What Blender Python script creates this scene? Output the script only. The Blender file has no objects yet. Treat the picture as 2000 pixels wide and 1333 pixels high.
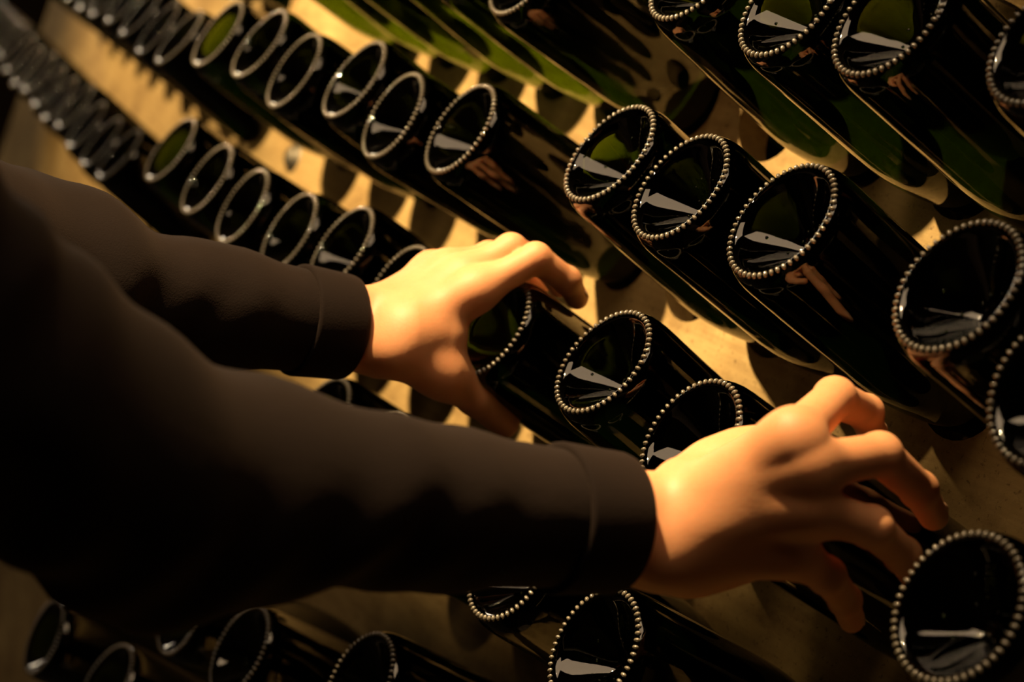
import bpy, math, random
import numpy as np
from mathutils import Vector, Matrix
random.seed(7); rng = np.random.default_rng(7)
scene = bpy.context.scene
COL = scene.collection

# ------------------------------------------------------------------ camera
H = 1.62                                   # lens height above the floor (m); world x runs along the rack, y into it
R = np.array([[0.46866131, -0.25158834, 0.84679389],
              [0.88337794, 0.13347596, -0.44925225],
              [0.0, 0.95858618, 0.28480261]])       # camera axes -> world axes
FPX = 3700.0
cam_d = bpy.data.cameras.new('camera'); cam = bpy.data.objects.new('camera', cam_d); COL.objects.link(cam)
cam_d.sensor_width = 36; cam_d.lens = FPX / 2000 * 36; cam_d.clip_start = .02
cam.matrix_world = Matrix(((*R[0], 0), (*R[1], 0), (*R[2], H), (0, 0, 0, 1)))
cam_d.dof.use_dof = True; cam_d.dof.focus_distance = 1.17; cam_d.dof.aperture_fstop = 5.6
scene.camera = cam

# ------------------------------------------------------------------ world, lamps, exposure
w = bpy.data.worlds.new('cellar_air'); scene.world = w; w.use_nodes = True
w.node_tree.nodes['Background'].inputs[0].default_value = (1, .7, .4, 1)
w.node_tree.nodes['Background'].inputs[1].default_value = 0.0015
vs = scene.view_settings
vs.view_transform = 'Standard'; vs.look = 'None'; vs.gamma = 1; vs.use_curve_mapping = False; vs.exposure = 0.0

def aim(o, target):
    o.rotation_euler = (Vector(target) - o.location).to_track_quat('-Z', 'Y').to_euler()
def spot(name, loc, target, power, color, angle, blend, radius):
    d = bpy.data.lights.new(name, 'SPOT'); d.energy = power; d.color = color
    d.spot_size = math.radians(angle); d.spot_blend = blend; d.shadow_soft_size = radius
    o = bpy.data.objects.new(name, d); COL.objects.link(o); o.location = loc; aim(o, target); return o
def area(name, loc, target, power, color, sx, sy):
    d = bpy.data.lights.new(name, 'AREA'); d.energy = power; d.color = color; d.shape = 'RECTANGLE'
    d.size = sx; d.size_y = sy
    o = bpy.data.objects.new(name, d); COL.objects.link(o); o.location = loc; aim(o, target); return o
KEY = (1.0, .70, .35)
spot('overhead_spot', (-1.9, -1.15, 3.35), (-1.60, .90, 1.90), 1100, KEY, 37, .4, .04)
spot('overhead_spot', (-1.35, .12, 3.7), (-.95, .44, 1.30), 1050, KEY, 18, 1.0, .04)
spot('overhead_spot', (-3.6, -1.1, 3.4), (-2.9, 1.3, 1.6), 950, KEY, 44, 1.0, .04)  # added spot that only brightens the far rack's board
area('aisle_ceiling_lamp', (-.78, .32, 2.9), (-.85, .55, 1.25), 10, (1.0, .70, .42), 1.0, .7)
area('far_wall_lamp', (-5.3, .94, 2.6), (-1.2, .6, 1.3), 28, (1.0, .80, .56), 1.6, .55)

# ------------------------------------------------------------------ helpers
def W(c):                                  # camera-frame point -> world
    c = np.asarray(c, float); return R @ c + np.array([0, 0, H])
def PX(u, v, d):                           # a point seen at pixel (u, v) at depth d
    return W([(u - 1000) / FPX * d, (666.5 - v) / FPX * d, -d])
def unit(v): v = np.asarray(v, float); return v / np.linalg.norm(v)
def tag(o, label=None, cat=None, group=None, kind=None):
    if label: o['label'] = label
    if cat: o['category'] = cat
    if group: o['group'] = group
    if kind: o['kind'] = kind
    return o
def link(name, data, parent=None):
    o = bpy.data.objects.new(name, data); COL.objects.link(o)
    if parent is not None: o.parent = parent
    return o
def mesh(name, verts, faces, mat, smooth=True):
    me = bpy.data.meshes.new(name)
    me.from_pydata([tuple(map(float, p)) for p in verts], [], [tuple(map(int, q)) for q in faces])
    if smooth: me.polygons.foreach_set('use_smooth', [True] * len(me.polygons))
    me.materials.append(mat); me.update(); return me
def box_geo(c, s, ax=None):
    c = np.asarray(c, float); s = np.asarray(s, float) / 2
    ax = np.eye(3) if ax is None else np.asarray(ax)
    V = [c + (i * s[0]) * ax[0] + (j * s[1]) * ax[1] + (k * s[2]) * ax[2] for i in (-1, 1) for j in (-1, 1) for k in (-1, 1)]
    Fc = [(0, 1, 3, 2), (4, 6, 7, 5), (0, 4, 5, 1), (2, 3, 7, 6), (0, 2, 6, 4), (1, 5, 7, 3)]
    return V, Fc
def box(name, c, s, mat, parent=None, ax=None, bevel=0):
    V, Fc = box_geo(c, s, ax); o = link(name, mesh(name, V, Fc, mat, False), parent)
    if bevel:
        m = o.modifiers.new('bevel', 'BEVEL'); m.width = bevel; m.segments = 2
    return o
def join_geo(parts):
    V, Fc, n = [], [], 0
    for v, fc in parts:
        V += list(v); Fc += [tuple(i + n for i in q) for q in fc]; n += len(v)
    return V, Fc
def lathe(profile, n=64, cap_start=False, cap_end=False):   # profile of (radius, height) around +z
    V, Fc = [], []
    rings = []
    for r, z in profile:
        if r < 1e-6: V.append((0, 0, z)); rings.append([len(V) - 1])
        else:
            s = len(V); V += [(r * math.cos(2 * math.pi * i / n), r * math.sin(2 * math.pi * i / n), z) for i in range(n)]
            rings.append(list(range(s, s + n)))
    for A, B in zip(rings[:-1], rings[1:]):
        for i in range(n):
            j = (i + 1) % n
            if len(A) == 1: Fc.append((A[0], B[j], B[i]))
            elif len(B) == 1: Fc.append((A[i], A[j], B[0]))
            else: Fc.append((A[i], A[j], B[j], B[i]))
    return V, Fc
def basis_to(z, x=(1, 0, 0)):              # rotation matrix whose z column is z
    z = Vector(z).normalized(); x = Vector(x); y = z.cross(x).normalized(); x = y.cross(z)
    return Matrix((x, y, z)).transposed()

# ------------------------------------------------------------------ materials
def new_mat(name):
    m = bpy.data.materials.new(name); m.use_nodes = True
    nt = m.node_tree; return m, nt, nt.nodes['Principled BSDF']
def noise(nt, scale, detail=6, rough=.6, vec=None, dim=None):
    n = nt.nodes.new('ShaderNodeTexNoise'); n.inputs['Scale'].default_value = scale
    n.inputs['Detail'].default_value = detail; n.inputs['Roughness'].default_value = rough
    if vec is not None: nt.links.new(vec, n.inputs['Vector'])
    return n
def coords(nt, scale=(1, 1, 1)):
    t = nt.nodes.new('ShaderNodeTexCoord'); mp = nt.nodes.new('ShaderNodeMapping')
    mp.inputs['Scale'].default_value = scale; nt.links.new(t.outputs['Object'], mp.inputs['Vector']); return mp.outputs[0]
def ramp(nt, fac, stops):
    r = nt.nodes.new('ShaderNodeValToRGB'); nt.links.new(fac, r.inputs[0]); e = r.color_ramp.elements
    while len(e) < len(stops): e.new(.5)
    for k, (p, c) in enumerate(stops): e[k].position = p; e[k].color = (*c, 1)
    return r.outputs[0]
def mix(nt, a, b, fac, mode='MIX'):
    m = nt.nodes.new('ShaderNodeMix'); m.data_type = 'RGBA'; m.blend_type = mode
    for s, v in ((m.inputs[0], fac), (m.inputs[6], a), (m.inputs[7], b)):
        if hasattr(v, 'is_output'): nt.links.new(v, s)
        elif isinstance(v, (int, float)): s.default_value = v
        else: s.default_value = (*v, 1)
    return m.outputs[2]
def bump(nt, b, h, strength, dist):
    n = nt.nodes.new('ShaderNodeBump'); n.inputs['Strength'].default_value = strength; n.inputs['Distance'].default_value = dist
    nt.links.new(h, n.inputs['Height']); nt.links.new(n.outputs[0], b.inputs['Normal']); return n

def wood_mat():
    m, nt, b = new_mat('weathered_oak')
    v = coords(nt, (1, 1, 1)); g = coords(nt, (2, 26, 26))
    base = ramp(nt, noise(nt, 7, 8, .65, v).outputs[0], [(.30, (.25, .155, .052)), (.5, (.41, .275, .10)), (.72, (.54, .385, .155))])
    grain = ramp(nt, noise(nt, 4, 8, .6, g).outputs[0], [(.35, (.62, .56, .48)), (.6, (1, 1, 1))])
    c = mix(nt, base, grain, .55, 'MULTIPLY')
    speck = ramp(nt, noise(nt, 170, 3, .7, v).outputs[0], [(.30, (.30, .24, .16)), (.42, (1, 1, 1))])
    c = mix(nt, c, speck, .75, 'MULTIPLY')
    stain = ramp(nt, noise(nt, 16, 6, .7, v).outputs[0], [(.36, (.45, .38, .27)), (.5, (1, 1, 1))])
    c = mix(nt, c, stain, .55, 'MULTIPLY')
    nt.links.new(c, b.inputs['Base Color']); b.inputs['Roughness'].default_value = .75
    bump(nt, b, noise(nt, 120, 6, .7, v).outputs[0], .35, .0015); return m
def glass_mat(name, tint, dens):
    m, nt, b = new_mat(name)
    b.inputs['Base Color'].default_value = (*tint, 1); b.inputs['Transmission Weight'].default_value = 1
    b.inputs['Roughness'].default_value = .015; b.inputs['IOR'].default_value = 1.5
    va = nt.nodes.new('ShaderNodeVolumeAbsorption'); va.inputs['Color'].default_value = (.50, .60, .02, 1)
    va.inputs['Density'].default_value = dens
    nt.links.new(va.outputs[0], nt.nodes['Material Output'].inputs['Volume'])
    return m
def ring_mat():
    m, nt, b = new_mat('worn_glinting_knurling')  # worn glass tone, raised further to imitate lamp glints on the beads
    b.inputs['Base Color'].default_value = (.15, .13, .10, 1); b.inputs['Roughness'].default_value = .11
    b.inputs['IOR'].default_value = 2.1; b.inputs['Specular IOR Level'].default_value = .6; return m
def plain(name, col, rough, metal=0):
    m, nt, b = new_mat(name); b.inputs['Base Color'].default_value = (*col, 1)
    b.inputs['Roughness'].default_value = rough; b.inputs['Metallic'].default_value = metal
    v = coords(nt); n = noise(nt, 60, 4, .6, v)
    nt.links.new(mix(nt, tuple(.78 * c for c in col), col, n.outputs[0]), b.inputs['Base Color']); return m
def skin_mat():
    m, nt, b = new_mat('skin')
    v = coords(nt); n = noise(nt, 38, 5, .6, v); p = noise(nt, 520, 3, .6, v)
    c = mix(nt, (.66, .27, .12), (.78, .38, .185), n.outputs[0])
    nt.links.new(c, b.inputs['Base Color']); b.inputs['Roughness'].default_value = .56
    b.inputs['Subsurface Weight'].default_value = .35; b.inputs['Subsurface Radius'].default_value = (1, .35, .16)
    b.inputs['Subsurface Scale'].default_value = .006
    bump(nt, b, p.outputs[0], .18, .0006); return m
def cloth_mat(name, col, scale=900):
    m, nt, b = new_mat(name)
    v = coords(nt); n = noise(nt, 14, 5, .6, v); p = noise(nt, scale, 2, .5, v)
    nt.links.new(mix(nt, tuple(.6 * c for c in col), tuple(1.3 * c for c in col), n.outputs[0]), b.inputs['Base Color'])
    b.inputs['Roughness'].default_value = .92; b.inputs['Sheen Weight'].default_value = .04; b.inputs['Specular IOR Level'].default_value = .15
    b.inputs['Sheen Tint'].default_value = (.8, .55, .4, 1)
    bump(nt, b, p.outputs[0], .3, .0008); return m
def stone_mat(name, col):
    m, nt, b = new_mat(name); v = coords(nt)
    n = noise(nt, 3, 8, .65, v); p = noise(nt, 25, 6, .7, v)
    nt.links.new(mix(nt, tuple(.55 * c for c in col), col, n.outputs[0]), b.inputs['Base Color'])
    b.inputs['Roughness'].default_value = .9; bump(nt, b, p.outputs[0], .5, .01); return m
WOOD = wood_mat(); GLASS = glass_mat('dark_green_bottle_glass', (.19, .27, .07), 140); GLASS_HALFLIT = glass_mat('half_backlit_look_bottle_glass', (.27, .36, .09), 95); GLASS_BACKLIT = glass_mat('backlit_look_bottle_glass', (.52, .68, .18), 52); RING = ring_mat(); SKIN = skin_mat()  # paler copies of the dark glass; backlight painted into the top row's colour
JACKET = cloth_mat('brown_black_jacket_cloth', (.0080, .0040, .0029)); TROUSER = cloth_mat('dark_trouser_cloth', (.015, .015, .018))
LEATHER = plain('black_shoe_leather', (.012, .010, .009), .4); HAIRM = plain('dark_hair', (.03, .018, .01), .55)
STEEL = plain('galvanised_steel', (.20, .18, .14), .6, 1.0); CAPM = plain('crown_cap_metal', (.45, .36, .18), .3, 1.0)
EYE = plain('eye_white', (.75, .72, .68), .15); NAILM = plain('nail', (.76, .42, .25), .35)

# ------------------------------------------------------------------ the cellar
def structure(name, c, s, mat, label):
    return tag(box(name, c, s, mat), label, kind='structure')
STONE = stone_mat('chalk_stone', (.16, .12, .075)); FLOORM = stone_mat('cellar_floor', (.09, .07, .05))
structure('floor', (-1.5, .2, -.05), (12.4, 6.4, .1), FLOORM, 'dark worn stone floor of the cellar')
structure('ceiling', (-1.5, .2, 4.05), (12.4, 6.4, .1), STONE, 'dim chalk ceiling of the cellar')
structure('wall_back', (-1.5, 3.3, 2), (12.4, .2, 4), STONE, 'dark chalk wall behind the racks')
structure('wall_front', (-1.5, -2.9, 2), (12.4, .2, 4), STONE, 'dark chalk wall across the aisle')
structure('wall_left', (-7.6, .2, 2), (.2, 6, 4), STONE, 'dark chalk wall at the far end of the aisle')
structure('wall_right', (4.6, .2, 2), (.2, 6, 4), STONE, 'dark chalk wall at the near end of the aisle')

# ------------------------------------------------------------------ racks
# board frame: x along the rack, U up the board, F into the board; base plane = plane of the bottle bottoms
O_w = np.array([-1.0128148, .59213723, H - .37540383]); ROW = .133525
Xw = np.array([1., 0, 0]); Uw = np.array([0, .37688789, .92625888]); Fw = np.array([0, .92625888, -.37688789])
A0 = unit([.03619766, .78322998, -.62067748]); T_H = .185   # nominal axis, base -> board along the axis
def board_geo(holes, x0, x1, s0, s1, thick, hole_r, lean_s, nseg=28):
    """plank with real holes; local coords (x, s, depth); holes: {row centre s: [x...]}"""
    V, Fc = [], []
    def quad(a, b, c, d):
        n = len(V); V.extend((a, b, c, d)); Fc.append((n, n + 1, n + 2, n + 3))
    rows = sorted(holes); edges = [s0] + [(a + b) / 2 for a, b in zip(rows[:-1], rows[1:])] + [s1]
    for k, sc in enumerate(rows):
        lo, hi = edges[k], edges[k + 1]
        pts = sorted(holes[sc]); xe = [x0] + [(a[0] + b[0]) / 2 for a, b in zip(pts[:-1], pts[1:])] + [x1]
        for i, (hx, hs) in enumerate(pts):
            xa, xb = xe[i], xe[i + 1]
            ang = sorted([2 * math.pi * j / nseg for j in range(nseg)] + [math.atan2(y - hs, x - hx) % (2 * math.pi) for x in (xa, xb) for y in (lo, hi)])
            def outer(t):
                c, s = math.cos(t), math.sin(t)
                tx = ((xb if c > 0 else xa) - hx) / c if abs(c) > 1e-9 else 1e9
                ty = ((hi if s > 0 else lo) - hs) / s if abs(s) > 1e-9 else 1e9
                q = min(tx, ty); return hx + q * c, hs + q * s
            for t, t2 in zip(ang, ang[1:] + [ang[0] + 2 * math.pi]):
                o1, o2 = outer(t), outer(t2)
                i1 = (hx + hole_r * math.cos(t), hs + hole_r * math.sin(t)); i2 = (hx + hole_r * math.cos(t2), hs + hole_r * math.sin(t2))
                j1 = (i1[0], i1[1] + lean_s); j2 = (i2[0], i2[1] + lean_s)
                quad((*i1, 0), (*i2, 0), (*o2, 0), (*o1, 0))
                quad((*o1, thick), (*o2, thick), (*j2, thick), (*j1, thick))
                quad((*i2, 0), (*i1, 0), (*j1, thick), (*j2, thick))
    quad((x0, s0, 0), (x0, s1, 0), (x0, s1, thick), (x0, s0, thick)); quad((x1, s1, 0), (x1, s0, 0), (x1, s0, thick), (x1, s1, thick))
    quad((x0, s1, 0), (x1, s1, 0), (x1, s1, thick), (x0, s1, thick)); quad((x1, s0, 0), (x0, s0, 0), (x0, s0, thick), (x1, s0, thick))
    return V, Fc

# ---- bottle templates
prof = [(0, .030)]
for r, t in [(.003, .0298), (.006, .0288), (.009, .0269), (.012, .0243), (.016, .0205), (.020, .0166), (.024, .0127), (.028, .0087), (.0308, .0058), (.0326, .0036), (.0342, .0016),
             (.0358, .0006), (.0374, .0002), (.0388, .0006), (.0403, .0019), (.0419, .0043), (.0432, .0078), (.0440, .012), (.0444, .018), (.0445, .03),
             (.0445, .06), (.0445, .09), (.0445, .122), (.0441, .134), (.0429, .146), (.0408, .158), (.0378, .170), (.0342, .182), (.0306, .194),
             (.0272, .206), (.0240, .219), (.0212, .233), (.0188, .250), (.0168, .268), (.0152, .285), (.0150, .290), (.0170, .2905), (.0170, .2965), (.0145, .297), (.0142, .302)]:
    prof.append((r, t))
prof.append((0, .302))
v, fc = lathe(prof, 72)
ME_GLASS = mesh('glass_body', v, fc, GLASS); ME_GLASS_HALFLIT = mesh('glass_body', v, fc, GLASS_HALFLIT); ME_GLASS_BACKLIT = mesh('glass_body', v, fc, GLASS_BACKLIT)
def bead(c, rad, tang, axis, sr, st, sa, n=6, m=4):
    V, Fc = [], []
    c = np.asarray(c); rad, tang, axis = map(np.asarray, (rad, tang, axis))
    V.append(c - sa * axis)
    for j in range(1, m):
        th = math.pi * j / m
        for i in range(n):
            ph = 2 * math.pi * i / n
            V.append(c - sa * math.cos(th) * axis + math.sin(th) * (sr * math.cos(ph) * rad + st * math.sin(ph) * tang))
    V.append(c + sa * axis)
    for i in range(n):
        k = (i + 1) % n; Fc.append((0, 1 + k, 1 + i))
        for j in range(m - 2): Fc.append((1 + j * n + i, 1 + j * n + k, 1 + (j + 1) * n + k, 1 + (j + 1) * n + i))
        Fc.append((1 + (m - 2) * n + i, 1 + (m - 2) * n + k, len(V) - 1))
    return V, Fc
parts = []
NB = 54
for i in range(NB):
    t = 2 * math.pi * i / NB; rd = np.array([math.cos(t), math.sin(t), 0]); tg = np.array([-math.sin(t), math.cos(t), 0])
    parts.append(bead(rd * .0386 + np.array([0, 0, .0004]), unit(rd + np.array([0, 0, .28])), tg, unit(np.array([0, 0, 1]) - .28 * rd), .0022, .00135, .0016, 8, 6))
v, fc = join_geo(parts); ME_RING = mesh('knurled_ring', v, fc, RING)
parts = []
for i, (r, t) in enumerate([(.010, .3), (.0125, 1.2), (.011, 2.3), (.017, 2.6), (.019, 2.95), (.0175, 3.5), (.021, 4.1), (.013, 4.9), (.023, 5.4), (.008, 5.9)]):
    z = np.interp(r, [p[0] for p in prof[:12]], [p[1] for p in prof[:12]])
    rd = np.array([math.cos(t), math.sin(t), 0]); tg = np.array([-math.sin(t), math.cos(t), 0])
    parts.append(bead(rd * r + np.array([0, 0, z]), rd, tg, np.array([0, 0, 1.]), .0011, .0011, .0009, 8, 6))
v, fc = join_geo(parts); ME_MARK = mesh('mould_marks', v, fc, GLASS)
v, fc = lathe([(.0135, .2885), (.0178, .2885), (.0182, .291), (.0176, .3), (.0160, .3045), (0, .3055)], 40)
ME_CAP = mesh('crown_cap', v, fc, CAPM)

def bottle(base, axis, spin, label, group, backlit=0):
    r = bpy.data.objects.new('champagne_bottle', None); r.empty_display_size = .05; COL.objects.link(r)
    r.matrix_world = Matrix.Translation(Vector(base)) @ basis_to(axis).to_4x4() @ Matrix.Rotation(spin, 4, 'Z')
    tag(r, label, 'bottle', group)
    for nm, me in (('glass_body', (ME_GLASS, ME_GLASS_HALFLIT, ME_GLASS_BACKLIT)[backlit]), ('knurled_ring', ME_RING), ('mould_marks', ME_MARK), ('crown_cap', ME_CAP)):
        link(nm, me, r)
    return r

def rack(name, origin, M3, rows, ext, label, bottles_axis, t_h, jitter=0):
    """origin: base-plane point of x=0,s=0. M3 rows: x, U, F axes. rows: {s: [(x, ds, label|None)]}"""
    X, U, F = M3; aF = bottles_axis @ F; h = t_h * aF
    dx, dsx = t_h * (bottles_axis @ X), t_h * (bottles_axis @ U)
    holes = {}
    for s, lst in rows.items(): holes[s + dsx] = [(x + dx, s + dsx) for x, *_ in lst]
    x0, x1, s0, s1 = ext; TH = .032
    root = bpy.data.objects.new(name, None); COL.objects.link(root)
    root.matrix_world = Matrix(((X[0], U[0], F[0], (origin + h * F)[0]), (X[1], U[1], F[1], (origin + h * F)[1]), (X[2], U[2], F[2], (origin + h * F)[2]), (0, 0, 0, 1)))
    tag(root, label, 'rack')
    v, fc = board_geo(holes, x0, x1, s0, s1, TH, .0375, dsx / t_h / aF * TH * t_h * 1.0 if False else (bottles_axis @ U) / aF * TH)
    link('drilled_board', mesh('drilled_board', v, fc, WOOD, False), root)
    zf = lambda s: (origin + h * F)[2] + s * U[2]
    sfoot = s0 - zf(s0) / U[2]
    for xx in (x0 + .03, x1 - .03):      # side posts reach the floor behind the board
        box('side_post', (xx, (sfoot + .03 + s1) / 2, TH + .021), (.055, s1 - sfoot - .03, .04), WOOD, root, bevel=.003)
    # rear half of the A-frame, hinged at the top
    fl = F * 0 + np.array([0, 0, 1.]) ; ul, hl = U @ fl, F @ fl
    top = np.array([0, s1 - .03, TH + .06]); ztop = (origin + h * F + top[1] * U + top[2] * F)[2]
    d = np.array([0, -ul, -hl]); back = np.array([0, U @ np.array([0, 1, 0]), F @ np.array([0, 1, 0])])
    leg = unit(d + .42 * back); ln = ztop / (leg @ d) - .02
    nrm = np.cross([1, 0, 0], leg)
    c = top + leg * ln / 2
    box('rear_frame_board', (0.5 * (x0 + x1), c[1], c[2]), (x1 - x0 - .02, ln, .03), WOOD, root, ax=[np.array([1., 0, 0]), leg, nrm])
    return root

# ------------------------------------------------------------------ bottles of the near rack (x, ds; None label = empty hole)
ORD = ['first', 'second', 'third', 'fourth', 'fifth', 'sixth', 'seventh', 'eighth', 'ninth', 'tenth', 'eleventh', 'twelfth', 'thirteenth', 'fourteenth', 'fifteenth']
near = {
 0: [(-.80, 0), (-.69, .003), (-.58, -.003), (-.47, 0), (-.36, .002), (-.25, -.002), (-.14, 0), (-.03, .003), (.08, 0), (.19, -.003), (.30, 0)],
 1: [(-.80, 0), (-.69, .004), (-.585, -.004), (-.475, .003), (-.37, -.003), (-.2651, -.011), (-.155, None), (-.042, .0079), (.0668, -.0018), (.161, -.0012), (.2911, .0013)],
 2: [(-.8401, .003), (-.7242, .0067), (-.6227, -.0066), (-.4916, .0035), (-.3973, -.0146), (-.2792, -.0066), (-.175, None), (-.0674, .0112), (.024, .0049), (.1326, .0051), (.288, .002), (.374, -.030)],
 3: [(-.8641, .008), (-.7415, -.0013), (-.6359, -.008), (-.5176, -.0086), (-.408, .0019), (-.2906, -.0079), (-.1377, .0009), (.009, .0163), (.1223, -.0008), (.2151, -.0039), (.3663, -.0118), (.49, None)],
 4: [(-.345, 0), (-.235, .004), (-.125, -.004), (-.012, 0), (.1046, -.0109), (.30, None), (.41, None)],
 5: [(-.1453, -.0099), (.06, None), (.17, None), (.28, None)],
 5.45: [(-.4749, -.026), (-.3437, -.008)],
 6.55: [(-.7663, -.024), (-.5806, .006)],
}
LAB = {
 1: [None] * 5 + ['dark green bottle cropped at the top edge, above the lit green glass'] + [None] + ['top-row bottle cut by the top edge, left of two fully beaded bases', 'third bottle from the right edge in the top row', 'second bottle from the right edge in the top row', 'topmost bottle cut by the right edge, in the upper corner'],
 4: ['dark bottle directly below the right cuff at the bottom edge'],
}
TOPHID = ['far', 'fourth nearest', 'third nearest', 'second nearest', 'nearest']
rows_n = {}
for rw, lst in near.items():
    s = -(rw - 3) * ROW
    rows_n[s] = [(x, d) for x, d in lst]
EXT = (-1.115, .85, -.93, .50)
rack_near = rack('riddling_rack', O_w, (Xw, Uw, Fw), rows_n, EXT, 'tan wooden riddling rack board holding the near rows of bottles', A0, T_H)
def place(rw, x, ds, label, group, backlit=0):
    s = -(rw - 3) * ROW
    nb = O_w + x * Xw + s * Uw; hole = nb + T_H * A0
    base = nb + ds * Uw
    ax = unit(hole - base); return bottle(base, ax, random.uniform(0, 6.28), label, group, backlit), base, ax
FR = {}
for rw, lst in near.items():
    k = 0
    full = [q for q in lst if q[1] is not None]
    for i, (x, d) in enumerate(lst):
        if d is None: continue
        grp = 'bottles in the near riddling rack'
        if rw == 0: lab = 'bottle in the row just above the picture, %s from the far end' % ORD[k]
        elif rw == 1:
            lab = LAB[1][i]
            if lab is None: lab = 'top-row bottle with its base above the frame, %s of five by the lit green glass' % (['farthest', 'second', 'third', 'fourth', 'nearest'][i])
        elif rw == 2:
            lab = 'dark bottle in the row above the hands, %s from the far end' % ORD[k] if k < 10 else 'bottle cut by the right edge, lower right of the large beaded base'
        elif rw == 3:
            if k == 6: lab = 'bottle gripped between finger and thumb of the left hand'
            elif k == 7: lab = 'bottle with sharp beaded base between the two hands, nearer the left hand'
            elif k == 8: lab = 'bottle half covered by the right wrist, between the two hands'
            elif k == 9: lab = 'bottle gripped under the fingers of the right hand, base hidden'
            elif k == 10: lab = 'large blurred bottle base in the lower right corner'
            else: lab = 'dark bottle in the row along the left sleeve, %s from the far end' % ORD[k]
        elif rw == 4: lab = LAB[4][0] if k == 4 else 'bottle hidden behind the right sleeve, %s of four from the far end' % ORD[k]
        elif rw == 5: lab = 'shadowed bottle at the bottom edge, rightmost below the right forearm'
        elif rw == 5.45: lab = 'shadowed bottle below the right elbow, %s' % ('base lit as a small crescent' if k == 0 else 'with bright left rim, nearest the bottom edge')
        else: lab = 'shadowed bottle in the bottom left corner, %s' % ('farthest left' if k == 0 else 'second from the left edge')
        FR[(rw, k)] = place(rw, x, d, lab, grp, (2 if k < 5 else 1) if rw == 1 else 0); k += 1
# bolt on the near board
def bolt(parent, x, s):
    v, fc = lathe([(0, -.0062), (.004, -.0058), (.007, -.0045), (.0088, -.002), (.0092, .0005), (.012, .0005), (.012, .002)], 24)
    o = link('bolt', mesh('bolt', v, fc, STEEL), parent); o.location = (x, s, -.001); o.scale = (1.5, 1.5, 1.3); return o
def on_board(u, v):
    p0 = O_w + T_H * (A0 @ Fw) * Fw; o = np.array([0, 0, H]); d = PX(u, v, 1) - o
    t = ((p0 - o) @ Fw) / (d @ Fw); q = o + t * d - p0; return q @ Xw, q @ Uw
bx, bs = on_board(573, 308); bolt(rack_near, bx, bs)

# ------------------------------------------------------------------ far rack, turned a little
L2c = unit([-1470 / FPX, 1099 / FPX, -1]); L2 = R @ L2c; L2[2] = 0; X2 = -unit(L2); Y2 = np.cross([0, 0, 1.], X2)
lean2 = math.radians(22); U2 = unit(math.sin(lean2) * Y2 + math.cos(lean2) * np.array([0, 0, 1.])); F2 = np.cross(-X2, U2)
pit = math.radians(44); A2 = math.cos(pit) * Y2 - math.sin(pit) * np.array([0, 0, 1.])
O2 = PX(228, 306, 2.3)                     # base of the near-end bottle of the lower visible row
ROW2 = .155 / U2[2]
far_rows = {}
cnt = {2: 7, 1: 12, 0: 14, -1: 6}
for rw, n in cnt.items():
    far_rows[rw * ROW2] = [(-.12 * i + random.uniform(-.006, .006) + (.10 if rw == 1 else 0), random.uniform(-.006, .006)) for i in range(n)]
rack_far = rack('riddling_rack', O2, (X2, U2, F2), far_rows, (-1.9, .24, -.95, .55), 'blurred far riddling rack with pale board in the upper left', A2, .185)
RN = {2: 'topmost row', 1: 'upper dark row', 0: 'middle dark row', -1: 'row behind the sleeve'}
for rw in cnt:
    for i, (x, d) in enumerate(far_rows[rw * ROW2]):
        nb = O2 + x * X2 + rw * ROW2 * U2; hole = nb + .185 * A2; base = nb + d * U2
        bottle(base, unit(hole - base), random.uniform(0, 6.28), 'blurred bottle, %s from the near end in the far rack\'s %s' % (ORD[i], RN[rw]), 'bottles in the far riddling rack')

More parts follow.
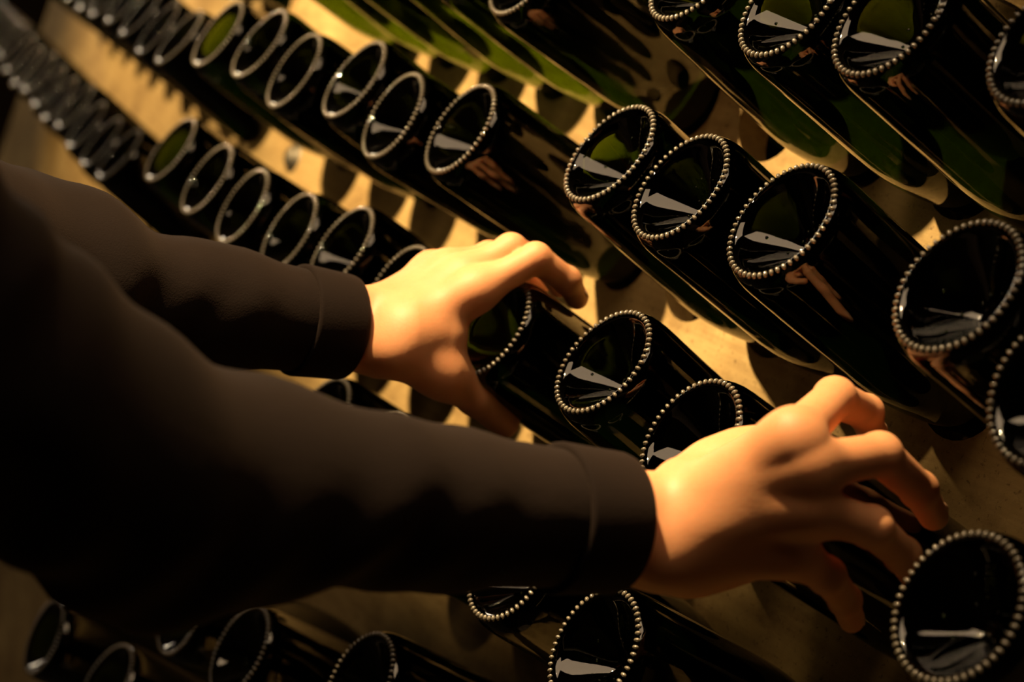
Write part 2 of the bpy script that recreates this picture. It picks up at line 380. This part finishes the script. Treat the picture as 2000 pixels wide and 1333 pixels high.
# ------------------------------------------------------------------ implicit surfaces for the person
def cone(P, a, b, ra, rb):
    a = np.asarray(a, np.float32); b = np.asarray(b, np.float32); ab = b - a
    t = np.clip(((P - a) @ ab) / max(float(ab @ ab), 1e-9), 0, 1)
    return np.linalg.norm(P - a - t[:, None] * ab, axis=1) - (ra + t * (rb - ra))
def ell(P, c, r, M=None):
    q = P - np.asarray(c, np.float32)
    if M is not None: q = q @ np.asarray(M, np.float32).T
    r = np.asarray(r, np.float32); k0 = np.linalg.norm(q / r, axis=1); k1 = np.linalg.norm(q / (r * r), axis=1)
    return k0 * (k0 - 1) / np.maximum(k1, 1e-6)
def smin(a, b, k):
    h = np.maximum(k - np.abs(a - b), 0) / k; return np.minimum(a, b) - h * h * k * .25
def nets(fn, lo, hi, h, margin=.0):
    lo = np.asarray(lo, float); B = 8
    n = (np.ceil((np.asarray(hi) - lo) / h / B).astype(int)) * B + 1
    D = np.empty(n, np.float32)
    nb = (n - 1) // B
    bi = np.stack(np.meshgrid(*[np.arange(q) for q in nb], indexing='ij'), -1).reshape(-1, 3)
    c = (lo + (bi + .5) * B * h).astype(np.float32)
    dc = np.concatenate([fn(c[i:i + 200000]) for i in range(0, len(c), 200000)])
    D[:] = 1
    sgn = np.where(dc.reshape(nb) < 0, -1, 1).astype(np.float32)
    D[:-1, :-1, :-1] = np.repeat(np.repeat(np.repeat(sgn, B, 0), B, 1), B, 2)
    keep = bi[np.abs(dc) < B * h * .95 + margin]
    off = np.stack(np.meshgrid(*[np.arange(B + 1)] * 3, indexing='ij'), -1).reshape(-1, 3)
    for s in range(0, len(keep), 400):
        idx = (keep[s:s + 400, None, :] * B + off[None]).reshape(-1, 3)
        D[idx[:, 0], idx[:, 1], idx[:, 2]] = fn((lo + idx * h).astype(np.float32))
    S = D < 0
    cs = [S[i:n[0] - 1 + i, j:n[1] - 1 + j, k:n[2] - 1 + k] for i in (0, 1) for j in (0, 1) for k in (0, 1)]
    tot = sum(q.astype(np.int8) for q in cs); act = (tot > 0) & (tot < 8)
    ci = np.argwhere(act); vid = -np.ones(act.shape, np.int64); vid[act] = np.arange(len(ci))
    acc = np.zeros((len(ci), 3)); num = np.zeros(len(ci))
    corners = np.array([(i, j, k) for i in (0, 1) for j in (0, 1) for k in (0, 1)])
    for p in range(8):
        for q in range(p + 1, 8):
            if np.abs(corners[p] - corners[q]).sum() != 1: continue
            a = ci + corners[p]; b = ci + corners[q]
            da = D[a[:, 0], a[:, 1], a[:, 2]]; db = D[b[:, 0], b[:, 1], b[:, 2]]
            m = (da < 0) != (db < 0); t = np.where(m, da / np.where(m, da - db, 1), 0)
            acc[m] += (corners[p] + t[:, None] * (corners[q] - corners[p]))[m]; num[m] += 1
    V = lo + (ci + acc / num[:, None]) * h
    Fc = []
    for ax in range(3):
        o1, o2 = [(1, 2), (2, 0), (0, 1)][ax]
        sl0 = [slice(None)] * 3; sl1 = [slice(None)] * 3; sl0[ax] = slice(0, n[ax] - 1); sl1[ax] = slice(1, n[ax])
        ch = S[tuple(sl0)] != S[tuple(sl1)]; e = np.argwhere(ch)
        e = e[(e[:, o1] > 0) & (e[:, o2] > 0) & (e[:, o1] < n[o1] - 1) & (e[:, o2] < n[o2] - 1)]
        ins = S[e[:, 0], e[:, 1], e[:, 2]]
        def cell(d1, d2):
            q = e.copy(); q[:, o1] -= d1; q[:, o2] -= d2; return vid[q[:, 0], q[:, 1], q[:, 2]]
        Q = np.stack([cell(1, 1), cell(0, 1), cell(0, 0), cell(1, 0)], 1)
        Q[~ins] = Q[~ins][:, ::-1]; Fc.append(Q[(Q >= 0).all(1)])
    return V, np.concatenate(Fc)
def bounds(pts, m):
    p = np.array(pts); return p.min(0) - m, p.max(0) + m

# ------------------------------------------------------------------ hands (joints placed on the gripped bottles)
def onb(u, v, fr, dist, far=False):        # point seen at (u, v), on the viewer's side of a bottle at a distance from its axis
    _, C, ax = fr; ds = np.linspace(.75, 1.6, 3401)
    P = np.array([PX(u, v, d) for d in ds]) - C; q = np.linalg.norm(P - np.outer(P @ ax, ax), axis=1)
    k = int(q.argmin())
    if q[k] < dist: k = int(np.argmax(q < dist)) if not far else len(q) - 1 - int(np.argmax(q[::-1] < dist))
    return PX(u, v, ds[k])
def hand_fn(hd):
    wr, el, side = hd['wrist'], hd['elbow'], hd['side']
    def fn(P):
        st = hd['stub'] - wr
        d = np.minimum(1e3, cone(P, wr + side * hd['ws'], wr + side * hd['ws'] * .6 + st, hd['wr'], hd['wr'] - .005))
        d = smin(d, cone(P, wr - side * hd['ws'], wr - side * hd['ws'] * .6 + st, hd['wr'], hd['wr'] - .005), .02)
        palm = d
        for c, m, rc, rm in hd['meta']: palm = smin(palm, cone(P, c, m, rc, rm), .012)
        for a, b, ra, rb in hd['pad']: palm = smin(palm, cone(P, a, b, ra, rb), .014)
        fing = None
        for J, rad in hd['fingers']:
            f = None
            for a, b, ra, rb in zip(J[:-1], J[1:], rad[:-1], rad[1:]):
                c = cone(P, a, b, ra, rb); f = c if f is None else smin(f, c, .003)
            for a, ra in zip(J[1:-1], rad[1:-1]): f = smin(f, np.linalg.norm(P - a.astype(np.float32), axis=1) - ra * 1.0, .004)
            fing = f if fing is None else smin(fing, f, .0015)
        d = smin(palm, fing, .016)
        return d
    return fn
def mk(u, v, d): return PX(u, v, d)
fl = FR[(3, 6)]; fr_ = FR[(3, 9)]
EL = W([-.305, .040, -1.20]); ER = W([-.165, -.064, -.85])
SL = W([-.49, .13, -.98]); SR = W([-.31, .07, -.70])
# left hand
MCP = [mk(925, 570, 1.322), mk(898, 542, 1.338), mk(870, 528, 1.356), mk(842, 528, 1.374)]
CAR = [mk(785, 640, 1.316), mk(772, 618, 1.326), mk(760, 606, 1.338), mk(750, 602, 1.350)]
wl = mk(738, 648, 1.325)
CFL, CFR = mk(676, 640, 1.320), mk(1204, 1022, .980)
left = dict(wrist=wl, stub=CFL + unit(EL - CFL) * .05, elbow=EL, side=unit(mk(738, 560, 1.335) - mk(738, 740, 1.318)), ws=.0125, wr=.0205,
    meta=[(CAR[i], MCP[i], .0165, [.0135, .0135, .0125, .0115][i]) for i in range(4)],
    pad=[(mk(775, 685, 1.306), mk(862, 728, 1.322), 0.0195, .0158), (mk(800, 650, 1.312), mk(868, 655, 1.32), .022, .0165), (mk(800, 650, 1.33), mk(850, 600, 1.345), .02, .016)],
    fingers=[([MCP[0], mk(1046, 505, 1.336), mk(1108, 548, 1.353), mk(1127, 583, 1.364)], [.0125, .0108, .0094, .0082]),
             ([MCP[1], mk(998, 487, 1.350), mk(1065, 518, 1.376), mk(1092, 560, 1.392)], [.0125, .0108, .0094, .0082]),
             ([MCP[2], mk(955, 500, 1.375), mk(1018, 520, 1.402), mk(1052, 560, 1.414)], [.0115, .0102, .009, .0078]),
             ([MCP[3], mk(905, 510, 1.392), mk(955, 520, 1.412), mk(990, 550, 1.424)], [.0105, .009, .008, .007]),
             ([mk(862, 728, 1.322), mk(930, 775, 1.345), mk(985, 826, 1.363)], [.0158, .0136, .0112])])
# right hand
MR = [onb(1548, 858, fr_, .072), onb(1574, 915, fr_, .076), onb(1570, 990, fr_, .075), onb(1540, 1075, fr_, .070)]
CR = [mk(1345, 975, .992), mk(1340, 1015, .986), mk(1338, 1060, .984), mk(1335, 1098, .988)]
wr = mk(1262, 1037, .985)
right = dict(wrist=wr, stub=CFR + unit(ER - CFR) * .05, elbow=ER, side=unit(mk(1235, 925, .99) - mk(1288, 1155, .982)), ws=.0135, wr=.0185,
    meta=[(CR[i], MR[i], .0165, [.0135, .0138, .013, .012][i]) for i in range(4)],
    pad=[(mk(1340, 960, 1.01), mk(1450, 905, 1.035), .019, .017), (mk(1400, 1040, 1.0), mk(1520, 985, 1.008), .02, .016), (mk(1360, 1095, 1.0), mk(1500, 1075, 1.01), .018, .014)],
    fingers=[([MR[0], mk(1630, 778, 1.030), mk(1690, 806, 1.064), mk(1703, 846, 1.088)], [.0125, .0110, .0097, .0085]),
             ([MR[1], onb(1718, 888, fr_, .074), onb(1795, 957, fr_, .063), onb(1823, 1008, fr_, .0535)], [.0128, .0112, .0098, .0084]),
             ([MR[2], onb(1702, 1030, fr_, .076), onb(1763, 1085, fr_, .064), onb(1783, 1122, fr_, .0535)], [.0122, .0106, .0094, .008]),
             ([MR[3], onb(1615, 1125, fr_, .069), onb(1650, 1172, fr_, .059), onb(1663, 1212, fr_, .0525)], [.0108, .0094, .0084, .0072]),
             ([mk(1400, 930, 1.03), mk(1480, 890, 1.05), mk(1545, 858, 1.055), mk(1592, 822, 1.056)], [.0172, .0145, .012, .0098])])
def hand_mesh(hd, h):
    pts = [hd['wrist'], hd['wrist'] + unit(hd['elbow'] - hd['wrist']) * .085]
    for J, r in hd['fingers']: pts += list(J)
    lo, hi = bounds(pts, .035); return nets(hand_fn(hd), lo, hi, h, .006)
HL = hand_mesh(left, .0017); HR = hand_mesh(right, .0017)

# ------------------------------------------------------------------ rest of the body
mid = (SL + SR) / 2; across = unit(SR - SL); across[2] = 0; across = unit(across)
fwd = np.cross([0, 0, 1.], across); Zv = np.array([0, 0, 1.])
pel = np.array([mid[0], mid[1], .93]) - fwd * .02
neck = mid + Zv * .05 - fwd * .015; head = neck + Zv * .185 + fwd * .055
HM = np.array([across, fwd, Zv])
tiltv = math.radians(22)                   # the head looks down towards the hands
fz = math.cos(tiltv) * fwd - math.sin(tiltv) * Zv; uz = math.sin(tiltv) * fwd + math.cos(tiltv) * Zv
HMt = np.array([across, fz, uz])
hp = lambda x, y, z: head + x * across + y * fz + z * uz
hip = [pel - across * .09, pel + across * .09]
knee = [np.array([h[0], h[1], .50]) + fwd * .03 + across * s * .02 for h, s in zip(hip, (-1, 1))]
ank = [np.array([k[0], k[1], .09]) - fwd * .06 + across * s * .02 for k, s in zip(knee, (-1, 1))]
def body_fn(P):
    d = cone(P, pel, pel + Zv * .22, .125, .12)
    d = smin(d, ell(P, pel + Zv * .40, (.165, .115, .24), HM), .08)
    for S, E, Wt, s in ((SL, EL, CFL, -1), (SR, ER, CFR, 1)):
        d = smin(d, cone(P, mid + Zv * .0 + across * s * .05, S, .07, .06), .05)
        d = smin(d, cone(P, S, E, .052, .041), .03); d = smin(d, cone(P, E, E + (Wt - E) * .85, .038, .020), .02)
    d = smin(d, cone(P, neck - Zv * .05, head - uz * .05, .062, .056), .03)
    d = smin(d, ell(P, head + uz * .03 - fz * .008, (.074, .096, .098), HMt), .02)
    d = smin(d, ell(P, hp(0, .03, -.055), (.055, .062, .062), HMt), .03)
    d = smin(d, cone(P, hp(0, .094, .018), hp(0, .112, -.022), .008, .014), .012)
    d = smin(d, ell(P, hp(0, .086, -.058), (.026, .012, .010), HMt), .008)
    for s in (-1, 1):
        d = np.maximum(d, -(np.linalg.norm(P - hp(s * .032, .098, .012).astype(np.float32), axis=1) - .014))
        d = smin(d, ell(P, hp(s * .077, -.004, -.005), (.010, .018, .032), HMt), .006)
    for h, k, a in zip(hip, knee, ank):
        d = smin(d, cone(P, h, k, .088, .058), .04); d = smin(d, cone(P, k, a, .056, .036), .03)
    return d
lo, hi = bounds([SL, SR, EL, ER, wl, wr, head + Zv * .1, ank[0], ank[1]], .16)
BV, BF = nets(body_fn, lo, hi, .009, .02)
person = bpy.data.objects.new('person', None); COL.objects.link(person); person.location = (pel[0], pel[1], 0)
tag(person, 'person in a dark brown jacket reaching out to turn two bottles', 'person')
def part(name, V, Fc, mat, parent, smooth=True):
    me = mesh(name, V, Fc, mat, smooth); o = link(name, me, parent)
    o.matrix_parent_inverse = Matrix.Identity(4)
    root = person.location
    if parent is person: o.location = -root
    return o
V, Fc = join_geo([HL, HR, (BV, BF)])
body = part('body', np.array(V), Fc, SKIN, person)
for hd in (left, right):                    # a nail on the back of every fingertip
    for J, rad in hd['fingers']:
        tip, dip, pip = J[-1], J[-2], J[-3]; dr = unit(tip - dip)
        up = dip - (pip + tip) / 2; up = unit(up - (up @ dr) * dr); sd = np.cross(up, dr); r = rad[-1]
        v, fc = bead(tip - dr * r * .25 + up * r * .90, dr, sd, up, r * .72, r * .62, r * .16, 14, 8); part('fingernail', v, fc, NAILM, person)
for s in (-1, 1):
    c = hp(s * .032, .088, .012); v, fc = bead(c, across, fz, uz, .0125, .0125, .0125, 16, 10); part('eye', v, fc, EYE, person)
def hair_fn(P):
    d = ell(P, head + uz * .045 - fz * .016, (.084, .104, .100), HMt)
    d = np.maximum(d, -ell(P, hp(0, .075, -.03), (.075, .06, .085), HMt))
    return d + .003 * np.sin(P[:, 0] * 190) * np.sin(P[:, 1] * 170 + P[:, 2] * 60)
lo, hi = bounds([head], .17); v, fc = nets(hair_fn, lo, hi, .006, .01); part('hair', v, fc, HAIRM, person)
# jacket: torso, sleeves with soft folds, hollow cuffs
SLV = [(SL, EL, wl, -1, CFL), (SR, ER, wr, 1, CFR)]
def jacket_fn(P):
    d = cone(P, pel - Zv * .06, pel + Zv * .2, .165, .155)
    d = smin(d, ell(P, pel + Zv * .40, (.20, .145, .27), HM), .08)
    x, y, z = P[:, 0], P[:, 1], P[:, 2]
    for S, E, Wt, s, cf in SLV:
        u = unit(cf - E); ln = np.linalg.norm(cf - E)
        d = smin(d, cone(P, mid + across * s * .05, S, .085, .078), .06)
        r0 = .058 if s < 0 else .057
        a = smin(cone(P, S, E, .080, r0), cone(P, E, E + u * ln * .55, r0, .0395), .03)
        a = smin(a, cone(P, E + u * ln * .55, cf + u * .02, .0395, .0325), .02)
        t = (P - E.astype(np.float32)) @ u.astype(np.float32)
        a = a + (.0030 * np.sin(t * 34 + 16 * z + 2.6 * np.sin(x * 19 + z * 23)) + .0018 * np.sin(t * 71 - 50 * z + 40 * y + 2 * np.sin(z * 37))) * np.clip((ln - .05 - t) / .10, 0, 1)
        a = np.maximum(a, t - ln + .028)
        d = smin(d, a, .012)
        d = np.maximum(d, -np.maximum(cone(P, cf - u * .06, cf + u * .05, .026, .026), -(t - ln + .045)))
    d = smin(d, cone(P, neck - Zv * .04, neck + Zv * .035, .085, .078), .03)
    d = np.maximum(d, -cone(P, neck - Zv * .01, neck + Zv * .2, .066, .075))
    return d
lo, hi = bounds([SL, SR, EL, ER, wl, wr, pel - Zv * .1, neck + Zv * .1], .19)
v, fc = nets(jacket_fn, lo, hi, .006, .03)
jacket = part('jacket', v, fc, JACKET, person)
for S, E, Wt, s, cf in SLV:                # stitched cuff bands, one for each sleeve
    u = unit(cf - E); Wd = .040
    pr = [(.0320, .0), (.0346, .0), (.0362, -.0012), (.0371, -.004), (.0379, -Wd * .5), (.0390, -Wd + .002), (.0386, -Wd), (.0335, -Wd)]
    pv, pf = lathe(pr + [pr[0]], 48)
    Mx = Matrix.Translation(Vector(cf + u * .001)) @ basis_to(u).to_4x4()
    o = part('cuff', [Mx @ Vector(q) for q in pv], [q[::-1] for q in pf], JACKET, jacket)
def trouser_fn(P):
    d = cone(P, pel - Zv * .03, pel + Zv * .06, .15, .145)
    for h, k, a in zip(hip, knee, ank):
        l = smin(cone(P, h, k, .105, .082), cone(P, k, a + Zv * .0, .08, .072), .03)
        d = smin(d, l + .003 * np.sin(P[:, 2] * 50 + P[:, 0] * 20), .02)
    return np.maximum(d, .055 - P[:, 2])
lo, hi = bounds([pel + Zv * .1, ank[0], ank[1]], .2); v, fc = nets(trouser_fn, lo, hi, .012, .02); part('trousers', v, fc, TROUSER, person)
for a in ank:
    def shoe_fn(P, a=a):
        b = np.array([a[0], a[1], 0.])
        d = smin(ell(P, b + fwd * .09 + Zv * .035, (.046, .14, .05), HM), cone(P, b + Zv * .05, b + Zv * .10, .048, .044), .04)
        return np.maximum(d, .002 - P[:, 2])
    lo, hi = bounds([a, a + fwd * .2], .12); v, fc = nets(shoe_fn, lo, hi, .007, .02); part('shoe', v, fc, LEATHER, person)
